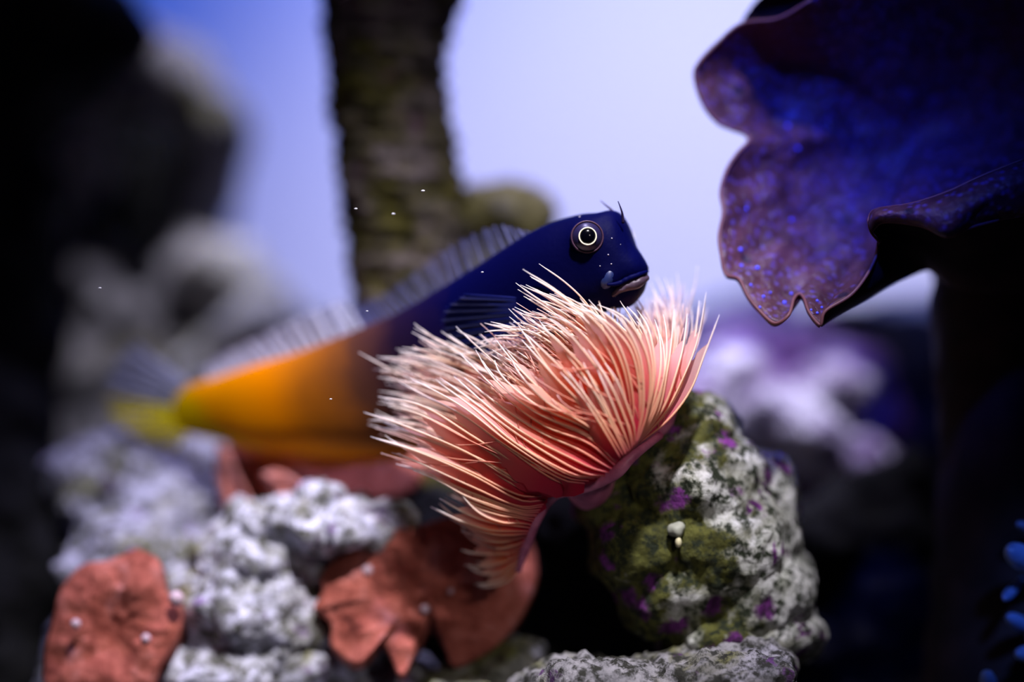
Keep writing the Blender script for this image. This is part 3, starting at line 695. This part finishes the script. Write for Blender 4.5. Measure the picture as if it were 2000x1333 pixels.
# guides run base -> tip; (x, y) read in two enlarged crops of the photograph, then mm behind focus
front = [
 c4([(880, 1000, 12), (850, 1080, 13), (790, 1180, 14), (690, 1250, 15), (560, 1290, 15)]),
 c4([(880, 930, 11), (790, 990, 12), (680, 1045, 13), (580, 1050, 14), (480, 1020, 14)]),
 c4([(890, 880, 10), (780, 930, 11), (640, 935, 12), (500, 910, 13), (370, 850, 13)]),
 c4([(900, 830, 8), (800, 870, 9), (690, 885, 10), (580, 850, 11), (460, 740, 12)]),
 c4([(910, 800, 7), (810, 815, 8), (690, 825, 8.5), (560, 790, 9), (400, 690, 10)]),
 c4([(930, 760, 5), (790, 760, 5), (600, 740, 5.5), (380, 650, 6), (100, 480, 7)]),
 c4([(960, 690, 4), (850, 660, 4), (700, 650, 4), (510, 575, 4.5), (330, 350, 5)]),
 c3([(1010, 1190, 3), (880, 1200, 3), (640, 1090, 3.5), (330, 960, 5), (80, 900, 7)]),
 c3([(1030, 1130, 2), (870, 1110, 2), (600, 960, 3), (300, 850, 5), (60, 775, 8)]),
 c3([(1060, 1095, 1), (880, 1050, 1), (650, 910, 2), (330, 760, 5), (150, 715, 9)]),
 c3([(1110, 1090, 0), (900, 1000, 0), (640, 850, 2), (380, 690, 5), (110, 620, 9)]),
 c3([(1190, 1110, -2), (1060, 1080, -2), (790, 900, -.5), (560, 750, 2), (210, 600, 8)]),
 c3([(1250, 1070, -3), (1100, 1050, -3), (820, 890, -1), (580, 700, 2), (300, 520, 7)]),
 c3([(1330, 1050, -4), (1200, 1030, -4), (950, 890, -2), (720, 730, 1), (480, 520, 5)]),
 c3([(1370, 1000, -5), (1240, 880, -5), (1020, 790, -3), (800, 640, 0), (560, 450, 4)]),
 c3([(1390, 965, -5), (1230, 810, -5), (980, 690, -4), (800, 520, -2), (770, 360, 1)]),
 c3([(1400, 960, -5), (1260, 790, -6), (1060, 600, -5), (900, 400, -3), (800, 300, 1)]),
 c3([(1370, 870, -4), (1300, 740, -5), (1150, 540, -6), (980, 350, -4), (900, 250, -1)]),
 c3([(1400, 790, -4), (1370, 680, -5), (1260, 480, -6), (1100, 290, -5), (960, 190, -2)]),
 c3([(1440, 750, -4), (1440, 650, -5), (1370, 420, -6), (1220, 230, -5), (1030, 160, -2)]),
 c3([(1472, 905, -4.5), (1500, 690, -5.5), (1450, 400, -6), (1300, 220, -5), (1130, 120, -2)]),
 c3([(1480, 900, -5), (1535, 700, -6), (1530, 450, -6), (1420, 230, -5), (1240, 120, -2)]),
 c3([(1485, 890, -4), (1550, 720, -5), (1600, 540, -5), (1590, 360, -2), (1530, 250, 2)]),
 c3([(1490, 890, -3), (1610, 700, -4), (1660, 500, -3), (1690, 330, 1), (1720, 120, 5)]),
 c3([(1490, 890, -2), (1640, 720, -2), (1740, 530, 0), (1800, 350, 3), (1830, 110, 6)]),
 c3([(1490, 890, -2), (1650, 770, -2), (1780, 610, 0), (1850, 420, 1.5), (1955, 140, 3)]),
]
middle = [
 c3([(1050, 1110, 6), (850, 1080, 7), (600, 1000, 8), (350, 900, 9), (120, 850, 11)]),
 c3([(1120, 1060, 5), (900, 950, 6), (650, 830, 7), (400, 740, 9), (100, 700, 12)]),
 c3([(1200, 1010, 4), (1000, 880, 5), (750, 750, 6), (480, 630, 9), (180, 560, 12)]),
 c3([(1260, 950, 3), (1060, 830, 4), (850, 700, 5), (600, 540, 7), (330, 430, 10)]),
 c3([(1300, 900, 2), (1120, 780, 3), (930, 640, 3), (720, 480, 5), (550, 370, 8)]),
 c3([(1330, 850, 1), (1180, 700, 1), (1000, 560, 0), (850, 470, 1), (750, 400, 4)]),
 c3([(1360, 800, 0), (1260, 640, -1), (1100, 470, -1), (930, 330, 0), (830, 280, 2)]),
 c3([(1400, 780, 0), (1340, 600, -2), (1200, 420, -2), (1020, 270, -1), (880, 240, 1)]),
 c3([(1440, 760, 0), (1420, 580, -2), (1320, 400, -2), (1140, 250, -2), (1000, 200, 0)]),
 c3([(1470, 760, 0), (1480, 560, -2), (1420, 380, -2), (1290, 260, -1), (1150, 180, 0)]),
 c3([(1500, 780, 1), (1560, 560, 1), (1560, 400, 2), (1500, 280, 3), (1440, 190, 5)]),
 c3([(1520, 780, 2), (1610, 560, 3), (1650, 380, 5), (1640, 220, 8), (1590, 90, 11)]),
 c3([(1530, 790, 2), (1670, 570, 4), (1740, 380, 6), (1770, 240, 8), (1780, 80, 10)]),
 c3([(1540, 800, 2), (1700, 600, 4), (1790, 440, 5), (1840, 330, 6), (1880, 180, 7)]),
]
back = [
 c3([(900, 900, 8), (600, 760, 10), (400, 670, 11), (240, 600, 12), (100, 550, 13)]),
 c3([(900, 850, 8), (650, 700, 10), (450, 580, 11), (300, 510, 12), (168, 505, 13)]),
 c3([(950, 800, 7), (750, 620, 9), (550, 500, 10), (400, 450, 11), (228, 438, 12)]),
 c3([(1000, 780, 6), (800, 600, 8), (620, 480, 9), (450, 420, 10), (288, 386, 11)]),
 c3([(1050, 760, 5), (850, 580, 7), (680, 470, 8), (520, 410, 9), (362, 320, 10)]),
 c3([(1120, 740, 4), (950, 580, 5), (800, 480, 6), (680, 430, 7), (550, 370, 8)]),
 c3([(1200, 700, 3), (1060, 500, 3), (900, 400, 4), (780, 355, 4), (668, 372, 4)]),
 c3([(1220, 680, 3), (1100, 450, 2), (940, 330, 2), (800, 295, 2), (664, 300, 2)]),
 c3([(1260, 660, 2), (1160, 420, 1), (1020, 290, 1), (920, 300, 1), (810, 225, 1)]),
 c3([(1300, 640, 2), (1240, 400, 0), (1110, 250, -1), (980, 170, -1), (845, 112, -1)]),
 c3([(1340, 640, 2), (1300, 380, 0), (1190, 210, -1), (1050, 110, -1), (895, 50, -1)]),
 c3([(1400, 640, 3), (1430, 420, 3), (1420, 320, 4), (1440, 250, 6), (1470, 180, 8)]),
 c3([(1470, 640, 5), (1560, 420, 8), (1570, 280, 10), (1560, 180, 12), (1520, 90, 14)]),
 c3([(1500, 640, 6), (1620, 420, 9), (1680, 260, 11), (1700, 140, 13), (1690, 20, 15)]),
 c3([(1520, 640, 6), (1680, 440, 9), (1750, 280, 11), (1790, 170, 13), (1800, 60, 14)]),
]
NP = 26
rng = random.Random(11)
def smoothed(pts, n):
    P = crom(pts, 60); L = [0]
    for a, b_ in zip(P, P[1:]): L.append(L[-1]+np.linalg.norm((b_-a)*np.array([1, 1, 10])))
    out = []
    for t in np.linspace(0, L[-1], n):
        i = max(j for j in range(60) if L[j] <= t+1e-9); i = min(i, 58)
        f = (t-L[i])/(L[i+1]-L[i]+1e-9); out.append(P[i]*(1-f)+P[i+1]*f)
    return np.array(out)
def radiole(path, hue, r0, vw, bend, vend=0.86, threads=(1, 2, 2)):
    """path: NP rows of (px, py, mm)"""
    pts = [W(*q) for q in path]
    rad = [r0*(1.15-0.45*t)*(0.65+0.35*min(1, t*4))*(1 if t < .93 else max(.35, (1-t)/.07)) for t in np.linspace(0, 1, NP)]
    V, F = tube_geo(pts, rad, 6)
    me = pymesh('radiole', V, F); attr(me, 'along', [i//6/(NP-1) for i in range(len(V))])
    o = link('radiole', me, M_rad, worm)
    # pinnule vane on the hollow side of the curve
    ch = pts[-1]-pts[0]; mid = pts[NP//2]-(pts[0]+pts[-1])/2
    inn = -(mid-ch*(mid.dot(ch)/max(ch.length_squared, 1e-12))); inn.y = 0
    V, A = [], []; m = NP-2
    for i in range(m):
        t = i/(NP-1); T = (pts[i+1]-pts[max(i-1, 0)]).normalized()
        sd = T.cross(Vector((0, 1, 0))); sd.y = 0
        if sd.length < 1e-6: sd = Vector((1, 0, 0))
        sd.normalize()
        if sd.dot(inn) < 0: sd = -sd
        wd = vw*(0.35+0.65*min(1, t*4))*(max(0.0, 1-t/vend)**0.7+0.03)*(1+0.12*math.sin(i*2.4+hue*9))
        d = (sd*0.85+Vector((0, 1, 0))*0.55).normalized()
        d2 = (sd*(0.6+bend)+Vector((0, 1, 0))*0.8).normalized()
        V += [pts[i]+Vector((0, r0*.3, 0)), pts[i]+d*wd*.55, pts[i]+d*wd*.55+d2*wd*.45]; A += [t, t, t]
    F = []
    for i in range(m-1):
        for j in (0, 1): F.append((i*3+j, i*3+j+1, (i+1)*3+j+1, (i+1)*3+j))
    me = pymesh('vane', V, F); attr(me, 'along', A); attr(me, 'hue', [hue]*len(V))
    link('vane', me, M_vane, o)
    # fine pinnule threads leaving the shaft and running on beside it
    V, F, A = [], [], []
    for q in range(rng.choice(threads)):
        i0 = rng.randint(3, NP//2); i1 = rng.randint(NP-7, NP-2); out = rng.uniform(.4, 1.5)*vw; back_ = rng.uniform(.0, 1.0)*vw
        pp = []
        for i in range(i0, i1+1, 2):
            f = (i-i0)/max(1, i1-i0); T = (pts[min(i+1, NP-1)]-pts[i-1]).normalized()
            sd = T.cross(Vector((0, 1, 0))); sd.y = 0
            sd = sd.normalized() if sd.length > 1e-6 else Vector((1, 0, 0))
            if sd.dot(inn) < 0: sd = -sd
            e = math.sin(f*math.pi*0.5)
            pp.append(pts[i]+sd*out*e*(1-.25*f)+Vector((0, back_*e, 0)))
        n0 = len(V); v_, f_ = tube_geo(pp, [r0*.62*(1-.5*k_/len(pp)) for k_ in range(len(pp))], 4)
        V += v_; F += [tuple(x+n0 for x in t_) for t_ in f_]; A += [0.25+0.75*(k_//4)/len(pp) for k_ in range(len(v_))]
    me = pymesh('pinnules', V, F); attr(me, 'along', A)
    link('pinnules', me, M_pin, o)
def family(guides, total, jit, dj, hues, r0, vw, vend, threads):
    G = [smoothed(g, NP) for g in guides]
    w_ = [max(10, np.linalg.norm((a[-1]-b_[-1])[:2])*0.6+np.linalg.norm((a[NP//2]-b_[NP//2])[:2])) for a, b_ in zip(G, G[1:])]
    tot = sum(w_); acc = 0
    cum = np.concatenate([[0], np.cumsum(w_)])
    for i in range(total):
        s = (i+0.5+rng.uniform(-.3, .3))/total*tot
        s = min(max(s, 0), tot-1e-6); g = int(np.searchsorted(cum, s, side='right')-1); f = (s-cum[g])/w_[g]
        P = G[g]*(1-f)+G[g+1]*f
        t = np.linspace(0, 1, NP)
        jx, jy, jd = rng.gauss(0, jit), rng.gauss(0, jit), rng.gauss(0, dj)
        bx, by = rng.gauss(0, jit*.45), rng.gauss(0, jit*.45)
        ph = rng.uniform(0, 6.3)
        P = P.copy()
        P[:, 0] += jx*t**1.5 + bx*np.sin(np.pi*t) + 1.2*np.sin(t*9+ph)*t
        P[:, 1] += jy*t**1.5 + by*np.sin(np.pi*t) + 1.2*np.cos(t*8+ph)*t
        P[:, 2] += jd*t
        P[:, 0] += rng.gauss(0, jit*.9)*t**4; P[:, 1] += rng.gauss(0, jit*1.1)*t**4
        ln = rng.uniform(0.86, 1.03) if guides is not back else rng.uniform(0.93, 1.0)
        idx = np.linspace(0, (NP-1)*min(1, ln), NP); P = np.array([[np.interp(q, range(NP), P[:, c_]) for c_ in range(3)] for q in idx])
        hue = np.interp(s/tot, np.linspace(0, 1, len(hues)), hues)+rng.uniform(-.15, .15)
        radiole(P, float(min(1, max(0, hue))), r0*rng.uniform(.85, 1.12), vw*rng.uniform(.8, 1.2), rng.uniform(0, .5), vend, threads)
family(front, 70, 8, 0.8, [0.9, 0.8, 0.7, 0.4, 0.4, 0.6, 0.8, 0.5, 0.2, 0.1], .00017, .0050, .80, (1, 2, 2))
family(middle, 110, 14, 1.2, [0.6, 0.5, 0.7, 0.9, 0.9, 0.6, 0.2, 0.1], .00014, .0040, .62, (2, 3, 3))
family(back, 110, 12, 1.0, [0.3, 0.3, 0.6, 0.9, 0.6, 0.4], .00015, .0032, .60, (2, 2, 3))
family([c3([(1395, 965, -5.5), (1330, 860, -6.5), (1250, 740, -6.5), (1160, 620, -6), (1060, 500, -5)]), c3([(1440, 940, -5.5), (1390, 830, -6.5), (1330, 700, -7), (1270, 600, -7), (1190, 480, -6)]),
        c3([(1478, 900, -5.5), (1480, 790, -6.5), (1440, 650, -7), (1400, 540, -7), (1330, 400, -6)])], 9, 8, .6, [.5, .3], .00018, .0042, .8, (1, 2))
# trunk of the worm: collar under the crown and the spiral ridge the lower radioles spring from
k = NT('worm_flesh'); k.base(k.ramp(k.noise(300, 4), [(0.35, (0.30, 0.06, 0.13)), (0.65, (0.52, 0.16, 0.26))]), 0.5, 0.3); M_flesh = k.m
tube('collar', [W(*p) for p in crom([(1290, 850, 4), (1235, 892, 1), (1200, 925, 1), (1140, 950, 2.5), (1080, 965, 5), (1045, 1015, 7), (1028, 1065, 10), (1012, 1115, 13)], 60)],
     [0.0008*math.sin(math.pi*min(.97, max(.06, i/59)))**.6+.0003 for i in range(60)], M_flesh, worm, 12)
tube('trunk', [W(*p) for p in crom([(1150, 900, 6), (1145, 930, 8), (1160, 955, 12), (1200, 985, 20)], 30)], [0.0042-.0010*i/29 for i in range(30)], M_flesh, worm, 20)
ball('crown_heart', W(1215, 790, 7), .0065, M_flesh, worm, 3, scale=(1.25, 0.5, 0.9), rot=Matrix.Rotation(math.radians(20), 3, 'Y').to_quaternion(), bump=.0012, freq=200)

# ------------------------------------------------------------------ drifting specks
M_speck = plain('drifting_speck', (0.7, 0.7, 0.75), 0.5)
for (x, y, mm, r, where) in ((195, 563, -1, 2.4, 'in front of the dark rock arch'), (695, 408, 2, 2.4, 'in front of the ridged pillar'), (826, 373, -1, 2.8, 'in front of the ridged pillar'),
                             (646, 780, -1, 2.0, "in front of the fish's orange flank"), (942, 532, -1, 2.0, "in front of the fish's navy blue flank"), (768, 418, 4, 2.6, 'in front of the ridged pillar'), (717, 608, 1, 1.8, "just above the gap in the fish's back fin")):
    o = ball('drifting_speck', Vector((0, 0, 0)), r*S, M_speck, None, 1, scale=(1.6, 1, .8)); o.location = W(x, y, mm)
    tag(o, 'tiny pale speck drifting in the water '+where, 'speck', 'specks drifting in the water')
